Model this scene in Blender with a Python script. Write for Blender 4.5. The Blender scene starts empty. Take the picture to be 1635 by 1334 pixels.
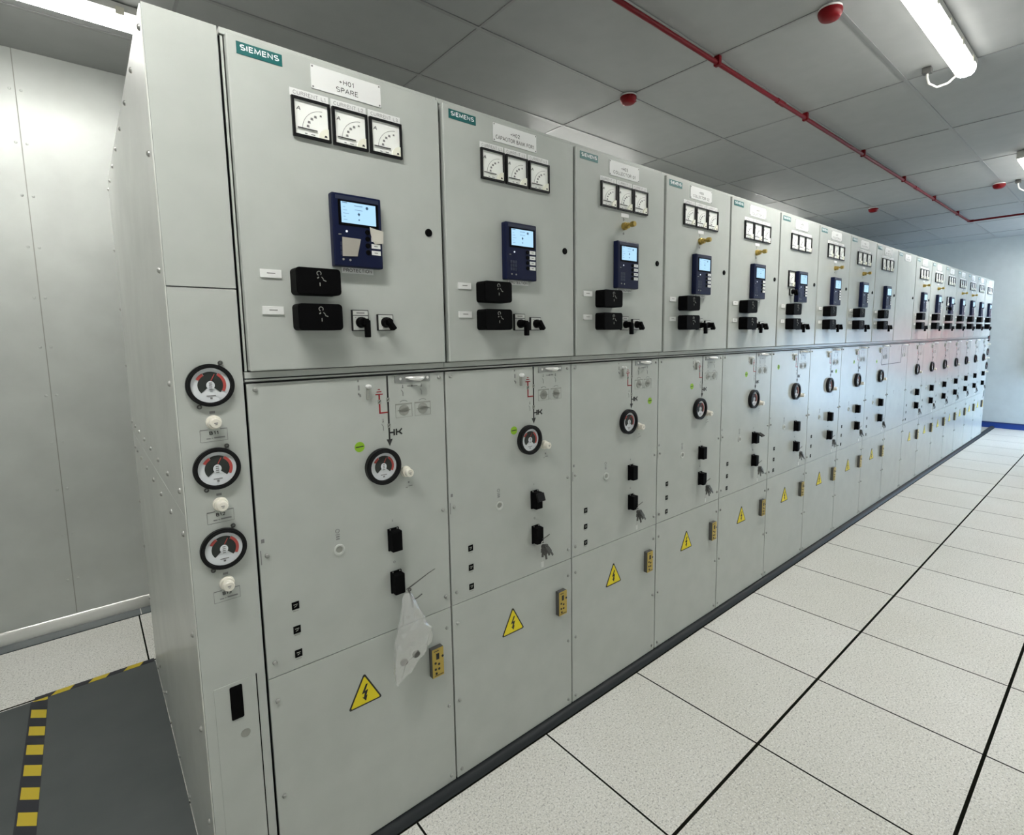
import bpy, bmesh, math, random
from mathutils import Vector, Matrix, noise
random.seed(4)
PI = math.pi
SC = bpy.context.scene
COL = SC.collection

# ------------------------------------------------------------------ materials
def mat(name, base=(.8, .8, .8), rough=.5, metal=0., spec=.5, emit=None, estr=1., coat=0.):
    m = bpy.data.materials.new(name); m.use_nodes = True
    b = m.node_tree.nodes['Principled BSDF']
    b.inputs['Base Color'].default_value = (*base, 1)
    b.inputs['Roughness'].default_value = rough
    b.inputs['Metallic'].default_value = metal
    b.inputs['Specular IOR Level'].default_value = spec
    b.inputs['Coat Weight'].default_value = coat
    if emit:
        b.inputs['Emission Color'].default_value = (*emit, 1)
        b.inputs['Emission Strength'].default_value = estr
    return m

class NT:
    """tiny node helper"""
    def __init__(s, m): s.t = m.node_tree; s.n = s.t.nodes; s.b = s.n['Principled BSDF']
    def node(s, typ, **kw):
        n = s.n.new(typ)
        for k, v in kw.items(): setattr(n, k, v)
        return n
    def link(s, a, b): s.t.links.new(a, b)
    def math(s, op, a, b=None, c=None):
        n = s.n.new('ShaderNodeMath'); n.operation = op
        for i, v in enumerate((a, b, c)):
            if v is None: continue
            if isinstance(v, (int, float)): n.inputs[i].default_value = v
            else: s.link(v, n.inputs[i])
        return n.outputs[0]
    def mix(s, f, a, b):
        n = s.n.new('ShaderNodeMix'); n.data_type = 'RGBA'
        for v, i in ((f, 0), (a, 6), (b, 7)):
            if isinstance(v, (int, float)): n.inputs[i].default_value = v
            elif isinstance(v, tuple): n.inputs[i].default_value = (*v, 1)
            else: s.link(v, n.inputs[i])
        return n.outputs[2]
    def noise(s, scale, detail=2., vec=None, out=0):
        n = s.n.new('ShaderNodeTexNoise'); n.inputs['Scale'].default_value = scale; n.inputs['Detail'].default_value = detail
        if vec is not None: s.link(vec, n.inputs['Vector'])
        return n.outputs[out]
    def ramp(s, f, p0, p1):
        n = s.n.new('ShaderNodeMapRange'); n.inputs[1].default_value = p0; n.inputs[2].default_value = p1
        s.link(f, n.inputs[0]); return n.outputs[0]
    def bump(s, h, strength, dist):
        n = s.n.new('ShaderNodeBump'); n.inputs['Strength'].default_value = strength; n.inputs['Distance'].default_value = dist
        s.link(h, n.inputs['Height']); s.link(n.outputs[0], s.b.inputs['Normal'])
    def coord(s):
        return s.n.new('ShaderNodeNewGeometry').outputs['Position']

def paint(name, base, rough=.42, spec=.45, bump=.12):
    m = mat(name, base, rough, spec=spec); t = NT(m); p = t.coord()
    f = t.noise(9, 3, p)
    t.link(t.mix(t.ramp(f, .3, .7), tuple(c*.965 for c in base), tuple(min(1, c*1.03) for c in base)), t.b.inputs['Base Color'])
    t.bump(t.noise(700, 1, p), bump, .0006)
    return m

def galv(name, base, rough, metal):
    m = mat(name, base, rough, metal, .5); t = NT(m); p = t.coord()
    f = t.noise(5, 4, p)
    t.link(t.mix(t.ramp(f, .3, .72), tuple(c*.93 for c in base), tuple(min(1, c*1.05) for c in base)), t.b.inputs['Base Color'])
    t.link(t.math('ADD', t.math('MULTIPLY', t.noise(60, 3, p), .12), rough-.06), t.b.inputs['Roughness'])
    t.bump(t.noise(3.2, 2, p), .10, .006)
    return m

M = {}
M['panel'] = paint('panel_grey', (.475, .50, .472), .25, .45)
M['panel_dark'] = paint('panel_recess', (.40, .41, .39))
M['galv'] = galv('galvanised_side', (.70, .715, .68), .36, .30)
M['wallgalv'] = galv('galvanised_wall', (.56, .585, .56), .42, .22)
M['black'] = mat('black_plastic', (.006, .006, .007), .45, spec=.25)
M['blackm'] = mat('black_matt', (.0022, .0022, .0026), .6, spec=.06)
M['navy'] = mat('navy_plastic', (.0026, .0065, .036), .42, spec=.25)
M['navy2'] = mat('navy_side', (.006, .012, .05), .5, spec=.4)
M['navy3'] = mat('navy_strip', (.018, .025, .058), .4)
M['screen'] = mat('lcd_screen', (.05, .07, .09), .15, emit=(.40, .66, .90), estr=.58)
M['ink'] = mat('black_ink', (.02, .02, .02), .6)
M['greyink'] = mat('grey_ink', (.20, .20, .20), .6)
M['screenink'] = mat('screen_ink', (.06, .12, .2), .4)
M['white'] = mat('white_label', (.78, .79, .78), .5, spec=.3)
M['cream'] = mat('cream_plastic', (.80, .77, .68), .32)
M['dial'] = mat('dial_white', (.90, .92, .88), .5)
M['dialcover'] = mat('dial_quadrant', (.86, .86, .74), .4)
M['gaugewhite'] = mat('gauge_white', (.74, .77, .80), .4)
M['teal'] = mat('teal_plate', (.005, .115, .112), .4)
M['tealtxt'] = mat('plate_white', (.85, .9, .9), .4)
M['red'] = mat('red_paint', (.14, .003, .007), .45, spec=.15)
M['redcap'] = mat('red_cap_plastic', (.17, .0015, .005), .4, spec=.2)
M['redbox'] = mat('red_tint_box_paint', (.62, .03, .025), .4)
M['redink'] = mat('red_ink', (.30, .010, .014), .5)
M['gaugered'] = mat('gauge_red', (.46, .07, .06), .5)
M['gaugedark'] = mat('gauge_dark', (.02, .025, .022), .5)
M['brass'] = mat('brass', (.50, .36, .10), .35, .85)
M['yellow'] = mat('sign_yellow', (.80, .66, .008), .45)
M['gold'] = mat('gold_plate', (.50, .37, .08), .38, .35)
M['steel'] = mat('zinc_steel', (.55, .55, .53), .35, .9)
M['plate'] = mat('latch_plate_grey', (.30, .31, .30), .4, .4)
M['screw'] = mat('dull_screw', (.36, .37, .35), .45, .4)
M['chrome'] = mat('chrome', (.86, .86, .84), .32, .55)
M['green'] = mat('green_sticker', (.27, .50, .02), .5)
M['grey'] = mat('mid_grey', (.30, .31, .28), .5)
M['ltgrey'] = mat('pale_grey', (.58, .60, .57), .45)
M['grime'] = mat('dark_grey_metal', (.10, .10, .095), .5, .3)
M['trimdark'] = mat('dark_rubber_trim', (.020, .024, .027), .5, spec=.3)
M['strip'] = mat('slate_strip', (.085, .105, .115), .45)
M['alu'] = mat('aluminium', (.72, .72, .69), .3, .9)
M['blue'] = mat('blue_skirting', (.006, .045, .26), .35)
M['bluetop'] = mat('blue_skirting_top', (.006, .025, .13), .35)
M['farwall'] = paint('far_wall_paint', (.50, .55, .56), .45, .4, .05)
M['wall'] = paint('room_wall_paint', (.66, .68, .67), .5, .4, .05)
def lamp_mat(name, down, side):
    m = mat(name, (.9, .9, .88), .4, emit=(1., .985, .94), estr=20.)
    _t = NT(m); _g = _t.n.new('ShaderNodeNewGeometry'); _s = _t.node('ShaderNodeSeparateXYZ'); _t.link(_g.outputs['Normal'], _s.inputs[0])
    _d = _t.math('MAXIMUM', _t.math('MULTIPLY', _s.outputs[2], -1.), 0.)
    _t.link(_t.math('ADD', _t.math('MULTIPLY', _t.math('POWER', _d, 4.), down), side), _t.b.inputs['Emission Strength'])
    return m
M['lamp'] = lamp_mat('lamp_diffuser', 80., 4.)
M['lampback'] = lamp_mat('lamp_diffuser_back', 46., 2.2)
M['lamphouse'] = mat('lamp_housing', (.60, .60, .57), .45)
M['clip'] = mat('lamp_clip', (.75, .73, .62), .35)
M['conduit'] = mat('white_cable', (.62, .61, .56), .45)
M['tapeblack'] = mat('tape_black', (.012, .013, .022), .4)
M['tapeyellow'] = mat('tape_yellow', (.60, .46, .025), .42)
M['note'] = mat('paper_note', (.36, .34, .30), .8)
M['tape'] = mat('masking_tape', (.56, .54, .48), .7)
M['ceilbar'] = mat('ceiling_bar', (.30, .305, .30), .35, .4)
M['doorglass'] = mat('pale_door_leaf', (.55, .6, .65), .4)

def make_ceiling():
    m = paint('ceiling_tile', (.345, .355, .348), .5, .4, .05); return m
M['ceil'] = make_ceiling()

def make_floor():
    m = mat('terrazzo_tiles', (.6, .6, .56), .36, spec=.45); t = NT(m); p = t.coord()
    sep = t.node('ShaderNodeSeparateXYZ'); t.link(p, sep.inputs[0])
    x, y = sep.outputs[0], sep.outputs[1]
    u = t.math('DIVIDE', t.math('SUBTRACT', x, .4194-.6*20), .6)
    back = t.math('GREATER_THAN', y, .8)
    off = t.math('ADD', t.math('MULTIPLY', back, (1.682-.6*20)-(-.625-.6*20)), -.625-.6*20)
    v = t.math('DIVIDE', t.math('SUBTRACT', y, off), .6)
    du = t.math('MULTIPLY', t.math('ABSOLUTE', t.math('SUBTRACT', u, t.math('ROUND', u))), .6)
    dv = t.math('MULTIPLY', t.math('ABSOLUTE', t.math('SUBTRACT', v, t.math('ROUND', v))), .6)
    line = t.math('MAXIMUM', t.math('LESS_THAN', du, .0037), t.math('LESS_THAN', dv, .0058))
    cell = t.node('ShaderNodeCombineXYZ')
    t.link(t.math('FLOOR', u), cell.inputs[0]); t.link(t.math('FLOOR', v), cell.inputs[1])
    wn = t.node('ShaderNodeTexWhiteNoise'); t.link(cell.outputs[0], wn.inputs[0])
    tone = t.mix(wn.outputs[0], (.73, .725, .675), (.80, .795, .755))
    mott = t.ramp(t.noise(2.3, 4, p), .35, .72)
    tone = t.mix(t.math('MULTIPLY', mott, .22), tone, (.60, .585, .51))
    big = t.ramp(t.noise(.9, 3, p), .48, .68)
    tone = t.mix(t.math('MULTIPLY', big, .25), tone, (.58, .565, .49))
    sp1 = t.ramp(t.noise(190, 2, p), .50, .66)
    tone = t.mix(t.math('MULTIPLY', sp1, .52), tone, (.36, .36, .34))
    sp2 = t.ramp(t.noise(120, 1, p), .58, .68)
    tone = t.mix(t.math('MULTIPLY', sp2, .55), tone, (.25, .25, .24))
    sp3 = t.ramp(t.noise(140, 1, p), .45, .32)
    tone = t.mix(t.math('MULTIPLY', sp3, .65), tone, (.92, .92, .90))
    t.link(t.mix(line, tone, (.010, .0105, .008)), t.b.inputs['Base Color'])
    t.link(t.math('MULTIPLY', t.math('SUBTRACT', 1., line), .45), t.b.inputs['Specular IOR Level'])
    t.link(t.math('ADD', t.math('MULTIPLY', t.noise(3, 3, p), .22), .30), t.b.inputs['Roughness'])
    t.bump(t.math('SUBTRACT', 1., line), .5, .002)
    return m
M['floor'] = make_floor()

def make_mat_rubber():
    m = mat('rubber_mat', (.07, .08, .08), .5, spec=.45); t = NT(m); p = t.coord()
    f = t.ramp(t.noise(6, 5, p), .35, .75)
    t.link(t.mix(f, (.066, .076, .077), (.094, .104, .104)), t.b.inputs['Base Color'])
    t.link(t.math('ADD', t.math('MULTIPLY', f, .18), .42), t.b.inputs['Roughness'])
    t.bump(t.noise(400, 2, p), .15, .0006)
    return m
M['rubber'] = make_mat_rubber()

def make_bag():
    m = bpy.data.materials.new('clear_plastic_bag'); m.use_nodes = True; n = m.node_tree.nodes; n.clear()
    o = n.new('ShaderNodeOutputMaterial'); mx = n.new('ShaderNodeMixShader'); mx2 = n.new('ShaderNodeMixShader')
    tr = n.new('ShaderNodeBsdfTransparent'); gl = n.new('ShaderNodeBsdfGlossy'); df = n.new('ShaderNodeBsdfDiffuse')
    tr.inputs[0].default_value = (.93, .94, .93, 1); gl.inputs['Roughness'].default_value = .12; df.inputs[0].default_value = (.9, .9, .9, 1)
    L = m.node_tree.links
    mx2.inputs[0].default_value = .45; L.new(gl.outputs[0], mx2.inputs[1]); L.new(df.outputs[0], mx2.inputs[2])
    mx.inputs[0].default_value = .42; L.new(tr.outputs[0], mx.inputs[1]); L.new(mx2.outputs[0], mx.inputs[2])
    L.new(mx.outputs[0], o.inputs[0]); return m
M['bag'] = make_bag()

# ------------------------------------------------------------------ mesh helper
class B:
    def __init__(s): s.bm = bmesh.new()
    def box(s, x0, x1, y0, y1, z0, z1, bev=0., seg=2):
        t = bmesh.new(); bmesh.ops.create_cube(t, size=1.)
        for v in t.verts:
            v.co = Vector(((x0+x1)/2+v.co.x*(x1-x0), (y0+y1)/2+v.co.y*(y1-y0), (z0+z1)/2+v.co.z*(z1-z0)))
        if bev > 0:
            bmesh.ops.bevel(t, geom=list(t.edges), offset=bev, segments=seg, profile=.6, affect='EDGES', clamp_overlap=True)
        s._add(t); return s
    def rbox(s, x0, x1, y0, y1, z0, z1, r, seg=5):
        """box with rounded corners in the xz outline only (plus tiny front bevel)"""
        pts = []
        for cx, cz, a in ((x1-r, z1-r, 0), (x0+r, z1-r, 90), (x0+r, z0+r, 180), (x1-r, z0+r, 270)):
            for k in range(seg+1):
                an = math.radians(a+90*k/seg); pts.append((cx+r*math.cos(an), cz+r*math.sin(an)))
        return s.poly(pts, y0, y1)
    def poly(s, pts, y0, y1):
        bm = s.bm
        a = [bm.verts.new((x, y0, z)) for x, z in pts]; b = [bm.verts.new((x, y1, z)) for x, z in pts]
        bm.faces.new(a); bm.faces.new(b[::-1]); n = len(pts)
        for i in range(n): bm.faces.new((a[i], b[i], b[(i+1) % n], a[(i+1) % n]))
        return s
    def disc(s, cx, cz, r, y0, y1, seg=32, rz=None):
        rz = rz or r
        return s.poly([(cx+r*math.cos(2*PI*k/seg), cz+rz*math.sin(2*PI*k/seg)) for k in range(seg)], y0, y1)
    def sector(s, cx, cz, ri, ro, a0, a1, y0, y1, seg=24):
        bm = s.bm; full = abs(a1-a0) >= 360
        n = seg if full else seg+1; rows = []
        for k in range(n):
            a = math.radians(a0+(a1-a0)*k/seg); c, d = math.cos(a), math.sin(a)
            rows.append([bm.verts.new((cx+r*c, y, cz+r*d)) for r, y in ((ro, y0), (ri, y0), (ri, y1), (ro, y1))])
        for k in range(seg):
            p, q = rows[k], rows[(k+1) % n]
            for j in range(4): bm.faces.new((p[j], p[(j+1) % 4], q[(j+1) % 4], q[j]))
        if not full: bm.faces.new(rows[0]); bm.faces.new(rows[-1][::-1])
        return s
    def ring(s, cx, cz, ro, ri, y0, y1, seg=40): return s.sector(cx, cz, ri, ro, 0, 360, y0, y1, seg)
    def lathe(s, prof, c, axis='z', seg=24):
        """prof: list of (r, h) from one end to the other, h along axis from c"""
        bm = s.bm; rows = []
        for r, h in prof:
            row = []
            for k in range(seg):
                a = 2*PI*k/seg; u, v = r*math.cos(a), r*math.sin(a)
                co = {'z': (u, v, h), 'y': (u, h, v), 'x': (h, u, v)}[axis]
                row.append(bm.verts.new(Vector(c)+Vector(co)))
            rows.append(row)
        for p, q in zip(rows, rows[1:]):
            for k in range(seg): bm.faces.new((p[k], p[(k+1) % seg], q[(k+1) % seg], q[k]))
        bm.faces.new(rows[0]); bm.faces.new(rows[-1][::-1]); return s
    def tube(s, pts, r, seg=10):
        bm = s.bm; pts = [Vector(p) for p in pts]; rows = []; up = None
        for i, p in enumerate(pts):
            d = (pts[min(i+1, len(pts)-1)]-pts[max(i-1, 0)]).normalized()
            if up is None: up = Vector((0, 0, 1)) if abs(d.z) < .9 else Vector((0, 1, 0))
            sd = d.cross(up).normalized(); up = sd.cross(d).normalized()
            rr = r[i] if isinstance(r, (list, tuple)) else r
            rows.append([bm.verts.new(p+sd*rr*math.cos(2*PI*k/seg)+up*rr*math.sin(2*PI*k/seg)) for k in range(seg)])
        for p, q in zip(rows, rows[1:]):
            for k in range(seg): bm.faces.new((p[k], p[(k+1) % seg], q[(k+1) % seg], q[k]))
        bm.faces.new(rows[0]); bm.faces.new(rows[-1][::-1]); return s
    def bar(s, p, q, w, y0, y1):
        """flat bar in the xz plane"""
        p, q = Vector(p), Vector(q); d = (q-p).normalized(); n = Vector((-d.y, d.x))*w/2
        return s.poly([tuple(p+n), tuple(p-n), tuple(q-n), tuple(q+n)], y0, y1)
    def extrude(s, prof, axis_pts):
        """prof (y,z) outline swept along x from axis_pts[0] to axis_pts[1]"""
        bm = s.bm; a = [bm.verts.new((axis_pts[0], y, z)) for y, z in prof]; b = [bm.verts.new((axis_pts[1], y, z)) for y, z in prof]
        bm.faces.new(a); bm.faces.new(b[::-1]); n = len(prof)
        for i in range(n): bm.faces.new((a[i], b[i], b[(i+1) % n], a[(i+1) % n]))
        return s
    def _add(s, t):
        me = bpy.data.meshes.new('t'); t.to_mesh(me); t.free(); s.bm.from_mesh(me); bpy.data.meshes.remove(me)
    def build(s, name, m, parent=None, sharp=38):
        bm = s.bm; bmesh.ops.recalc_face_normals(bm, faces=bm.faces)
        for f in bm.faces: f.smooth = True
        lim = math.radians(sharp)
        ar = {f: f.calc_area() for f in bm.faces}
        for e in bm.edges:
            ok = len(e.link_faces) == 2
            if ok:
                g = e.calc_face_angle(0); p, q = ar[e.link_faces[0]], ar[e.link_faces[1]]
                ok = g < lim and not (g > .05 and max(p, q) > 8*min(p, q))
            e.smooth = ok
        me = bpy.data.meshes.new(name); bm.to_mesh(me); bm.free(); me.materials.append(m)
        return link(name, me, parent)

def link(name, data, parent=None):
    o = bpy.data.objects.new(name, data); COL.objects.link(o)
    if parent is not None: o.parent = parent
    return o

def tag(o, label, cat, group=None):
    o['label'] = label; o['category'] = cat
    if group: o['group'] = group
    return o
def empty(name, loc, label=None, cat=None, group=None):
    o = link(name, None); o.location = loc; o.empty_display_size = .1
    if label: tag(o, label, cat, group)
    return o
def struct(o): o['kind'] = 'structure'; return o

def _arc(cx, cy, rx, ry, a0, a1, n=9):
    return [(cx+rx*math.cos(math.radians(a0+(a1-a0)*k/n)), cy+ry*math.sin(math.radians(a0+(a1-a0)*k/n))) for k in range(n+1)]
# single-stroke sans-serif letters in a box of height 1: (width, [polylines])
GLYPH = {
 'S': (.62, [_arc(.31, .745, .27, .255, 40, 270)+_arc(.31, .245, .29, .245, 90, -140)[1:]]),
 'I': (.12, [[(.06, 0), (.06, 1)]]),
 'E': (.54, [[(.54, 0), (.06, 0), (.06, 1), (.53, 1)], [(.06, .53), (.48, .53)]]),
 'M': (.80, [[(.05, 0), (.09, 1), (.40, .12), (.71, 1), (.75, 0)]]),
 'N': (.68, [[(.06, 0), (.06, 1), (.62, 0), (.62, 1)]]),
 'P': (.58, [[(.06, 0), (.06, 1), (.32, 1)]+_arc(.32, .745, .24, .255, 90, -90)+[(.06, .49)]]),
 'A': (.68, [[(.0, 0), (.34, 1), (.68, 0)], [(.12, .34), (.56, .34)]]),
 'R': (.62, [[(.06, 0), (.06, 1), (.34, 1)]+_arc(.34, .755, .23, .245, 90, -90)+[(.06, .51)], [(.36, .51), (.61, 0)]]),
 'C': (.66, [_arc(.36, .5, .31, .5, 48, 312, 14)]),
 'T': (.58, [[(.0, 1), (.58, 1)], [(.29, 1), (.29, 0)]]),
 'O': (.74, [_arc(.37, .5, .33, .5, 0, 360, 20)]),
 'B': (.60, [[(.06, 0), (.06, 1), (.32, 1)]+_arc(.32, .765, .20, .235, 90, -90)+[(.06, .53)], [(.32, .53)]+_arc(.32, .265, .24, .265, 90, -90)+[(.06, 0)]]),
 'K': (.62, [[(.06, 0), (.06, 1)], [(.60, 1), (.08, .42)], [(.24, .60), (.62, 0)]]),
 'F': (.52, [[(.06, 0), (.06, 1), (.52, 1)], [(.06, .53), (.46, .53)]]),
 'L': (.50, [[(.06, 1), (.06, 0), (.50, 0)]]),
 'U': (.66, [[(.06, 1), (.06, .30)]+_arc(.33, .30, .27, .30, 180, 360)+[(.60, 1)]]),
 'H': (.66, [[(.06, 0), (.06, 1)], [(.60, 0), (.60, 1)], [(.06, .53), (.60, .53)]]),
 '0': (.58, [_arc(.29, .5, .24, .5, 0, 360, 18)]),
 '1': (.34, [[(.06, .78), (.24, 1), (.24, 0)]]),
 '2': (.56, [_arc(.28, .72, .23, .28, 170, -25, 9)+[(.05, 0), (.54, 0)]]),
 '3': (.56, [_arc(.27, .755, .21, .245, 150, -90, 9)+_arc(.27, .255, .24, .255, 90, -150, 9)[1:]]),
 '4': (.58, [[(.44, 0), (.44, 1), (.03, .30), (.58, .30)]]),
 '5': (.56, [[(.50, 1), (.13, 1), (.09, .54)]+_arc(.28, .32, .24, .32, 120, -150, 10)]),
 '6': (.56, [_arc(.28, .31, .23, .31, 0, 360, 14), [(.05, .34)]+_arc(.30, .5, .25, .5, 170, 60, 7)]),
 '7': (.54, [[(.04, 1), (.52, 1), (.20, 0)]]),
 '8': (.56, [_arc(.28, .755, .20, .245, 0, 360, 14), _arc(.28, .255, .24, .255, 0, 360, 14)]),
 '9': (.56, [_arc(.28, .69, .23, .31, 0, 360, 14), [(.51, .66)]+_arc(.26, .5, .25, .5, -10, -120, 7)]),
 '+': (.56, [[(.04, .48), (.52, .48)], [(.28, .24), (.28, .72)]]),
 ' ': (.30, [])}
def _stroke(pts, t):
    """closed outline of a mitred stroke, as quads"""
    pts = [Vector((p[0], p[1])) for p in pts]; n = len(pts); L = []
    closed = (pts[0]-pts[-1]).length < 1e-4
    for i in range(n):
        a = pts[i-1] if i else (pts[-2] if closed else None); c = pts[i+1] if i < n-1 else (pts[1] if closed else None)
        d0 = (pts[i]-a).normalized() if a is not None else None; d1 = (c-pts[i]).normalized() if c is not None else None
        if d0 is None: d0 = d1
        if d1 is None: d1 = d0
        m = Vector((-d0.y-d1.y, d0.x+d1.x)); m = m.normalized() if m.length > 1e-6 else Vector((-d0.y, d0.x))
        k = min(1/max(.3, m.dot(Vector((-d0.y, d0.x)))), 1.9)
        L.append((pts[i]+m*t*k/2, pts[i]-m*t*k/2))
    return L
def text(name, s, m, parent, cx, cz, y, h, w=None, bold=.12, gap=.17):
    """lettering facing -y, cap height h, centred at cx,cz, squeezed to width w; bold = stroke / height"""
    x = 0.; vs, fs = [], []; lets = []
    for ch in s:
        gw, st = GLYPH[ch]; lets.append((x, st)); x += gw+gap
    tot = x-gap; sx = (w/tot) if w else h
    for x0, st in lets:
        for pl in st:
            L = _stroke([((x0+p[0])*sx, p[1]*h*(1-bold)+h*bold/2) for p in pl], bold*h); b = len(vs)
            for p, q in L: vs += [(cx-tot*sx/2+p.x, y, cz-h/2+p.y), (cx-tot*sx/2+q.x, y, cz-h/2+q.y)]
            fs += [(b+2*k, b+2*k+1, b+2*k+3, b+2*k+2) for k in range(len(L)-1)]
    me = bpy.data.meshes.new(name); me.from_pydata(vs, [], fs); me.materials.append(m); return link(name, me, parent)

def multi(name, texts, m, parent):
    """several text lines joined to one lettering mesh; texts: (s,cx,cz,y,h,w,bold)"""
    vs, fs = [], []
    for (s, cx, cz, y, h, w, bold) in texts:
        o = text('tmp', s, m, None, cx, cz, y, h, w, bold); b = len(vs)
        vs += [tuple(v.co) for v in o.data.vertices]; fs += [tuple(i+b for i in p.vertices) for p in o.data.polygons]
        d = o.data; bpy.data.objects.remove(o); bpy.data.meshes.remove(d)
    me = bpy.data.meshes.new(name); me.from_pydata(vs, [], fs); me.materials.append(m); return link(name, me, parent)

def kids(o): return [c for c in bpy.data.objects if c.parent == o]
CH = {}
def index_children():
    CH.clear()
    for c in bpy.data.objects:
        if c.parent: CH.setdefault(c.parent.name, []).append(c)
def copy_part(o, parent):
    c = o.copy(); COL.objects.link(c); c.parent = parent
    for k in CH.get(o.name, []): copy_part(k, c)
    return c

# ------------------------------------------------------------------ dimensions (metres)
PW = .6; NP = 17
ZB, ZM, ZT = .034, 1.524, 2.383
WE = .151; DEP = 1.65
CEIL = 3.155; YBACK = 2.40; XFAR = 11.38; YR = -2.6; XN = -3.2
F = 0.0; D = -.021            # lower cover face, door face

# ------------------------------------------------------------------ room shell
struct(B().box(XN-.1, XFAR+.1, YR-.1, YBACK+.15, -.1, 0).build('floor', M['floor']))
struct(B().box(XN-.1, XFAR+.1, YR-.1, YBACK+.15, CEIL, CEIL+.1).build('ceiling', M['ceil']))
b = B()
y = .742-.593*6
while y < YBACK:
    if y > YR: b.box(XN, XFAR, y-.010, y+.010, CEIL-.004, CEIL)
    y += .593
x = 1.318-1.172*4
while x < XFAR:
    if x > XN: b.box(x-.007, x+.007, YR, YBACK, CEIL-.0035, CEIL)
    x += 1.172
struct(b.build('trim_1', M['ceilbar']))
# back wall: galvanised sheets with thin seams and pairs of rivets
b = B(); xs = [-.46+1.2*k for k in range(-2, 11)]
edges = [XN]+[v for v in xs if XN < v < XFAR]+[XFAR]
for a, c in zip(edges, edges[1:]): b.box(a+.0022, c-.0022, YBACK, YBACK+.05, 0, CEIL)
b.box(XN, XFAR, YBACK+.004, YBACK+.12, 0, CEIL)
for sx in xs[:4]:
    for k in range(12):
        for dx in (-.022, .022):
            b.lathe([(.0001, -.004), (.0050, -.0032), (.0068, 0)], (sx+dx, YBACK, .01+.2675*k), 'y', 8)
struct(b.build('wall_back', M['wallgalv']))
b = B()
for v in edges[1:-1]: b.box(v-.0021, v+.0021, YBACK+.0006, YBACK+.0038, .07, CEIL)
struct(b.build('trim_5', M['grey']))
struct(B().box(XFAR, XFAR+.1, YR-.1, YBACK+.15, 0, CEIL).build('wall_far', M['farwall']))
struct(B().box(XN-.1, XN, YR-.1, YBACK+.15, 0, CEIL).build('wall_near', M['wall']))
# right wall with a glazed doorway near the far end (beyond the frame) that lets the daylight in
DX0, DX1, DZ = 9.9, 11.2, 2.1
b = B(); b.box(XN, DX0, YR-.1, YR, 0, CEIL); b.box(DX1, XFAR, YR-.1, YR, 0, CEIL); b.box(DX0, DX1, YR-.1, YR, DZ, CEIL)
struct(b.build('wall_right', M['wall']))
b = B()
for xx in (DX0, (DX0+DX1)/2-.025, DX1-.05): b.box(xx, xx+.05, YR-.07, YR-.03, 0, DZ)
b.box(DX0, DX1, YR-.07, YR-.03, DZ-.05, DZ)
struct(b.build('door_1', M['alu']))
# skirtings
b = B().box(XFAR-.014, XFAR, YR, YBACK, 0, .098, .003); struct(b.build('baseboard_far', M['blue']))
b = B().box(XFAR-.022, XFAR, YR, YBACK, .083, .102, .003); struct(b.build('trim_2', M['bluetop']))
b = B().extrude([(2.4, 0), (2.373, 0), (2.374, .010), (2.380, .030), (2.389, .052), (2.3935, .0645), (2.396, .068), (2.4, .068)], (XN, XFAR))
struct(b.build('baseboard_back', M['alu']))
b = B().box(XN, -.1704, 2.281, 2.374, 0, .003); b.box(-.1660, XFAR, 2.281, 2.374, 0, .003)
struct(b.build('trim_3', M['strip']))
# rounded dark kick strip along the foot of the row
prof = [(.02, 0), (-.024, 0), (-.0265, .003), (-.0265, .007), (-.0245, .010), (-.0225, .017), (-.017, .024), (-.009, .0285), (0., .030), (.02, .030)]
struct(B().extrude(prof, (-WE, XFAR)).build('trim_4', M['trimdark']))

# ------------------------------------------------------------------ switchgear panel prototype
def screw_mesh():
    b = B(); b.lathe([(.0060, 0), (.0060, -.0040), (.0042, -.0062), (.0001, -.0066)], (0, 0, 0), 'y', 12)
    o = b.build('screw', M['screw']); me = o.data; bpy.data.objects.remove(o); return me
SCREW = screw_mesh()
def put(name, me, parent, loc):
    o = link(name, me, parent); o.location = loc; return o

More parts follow.
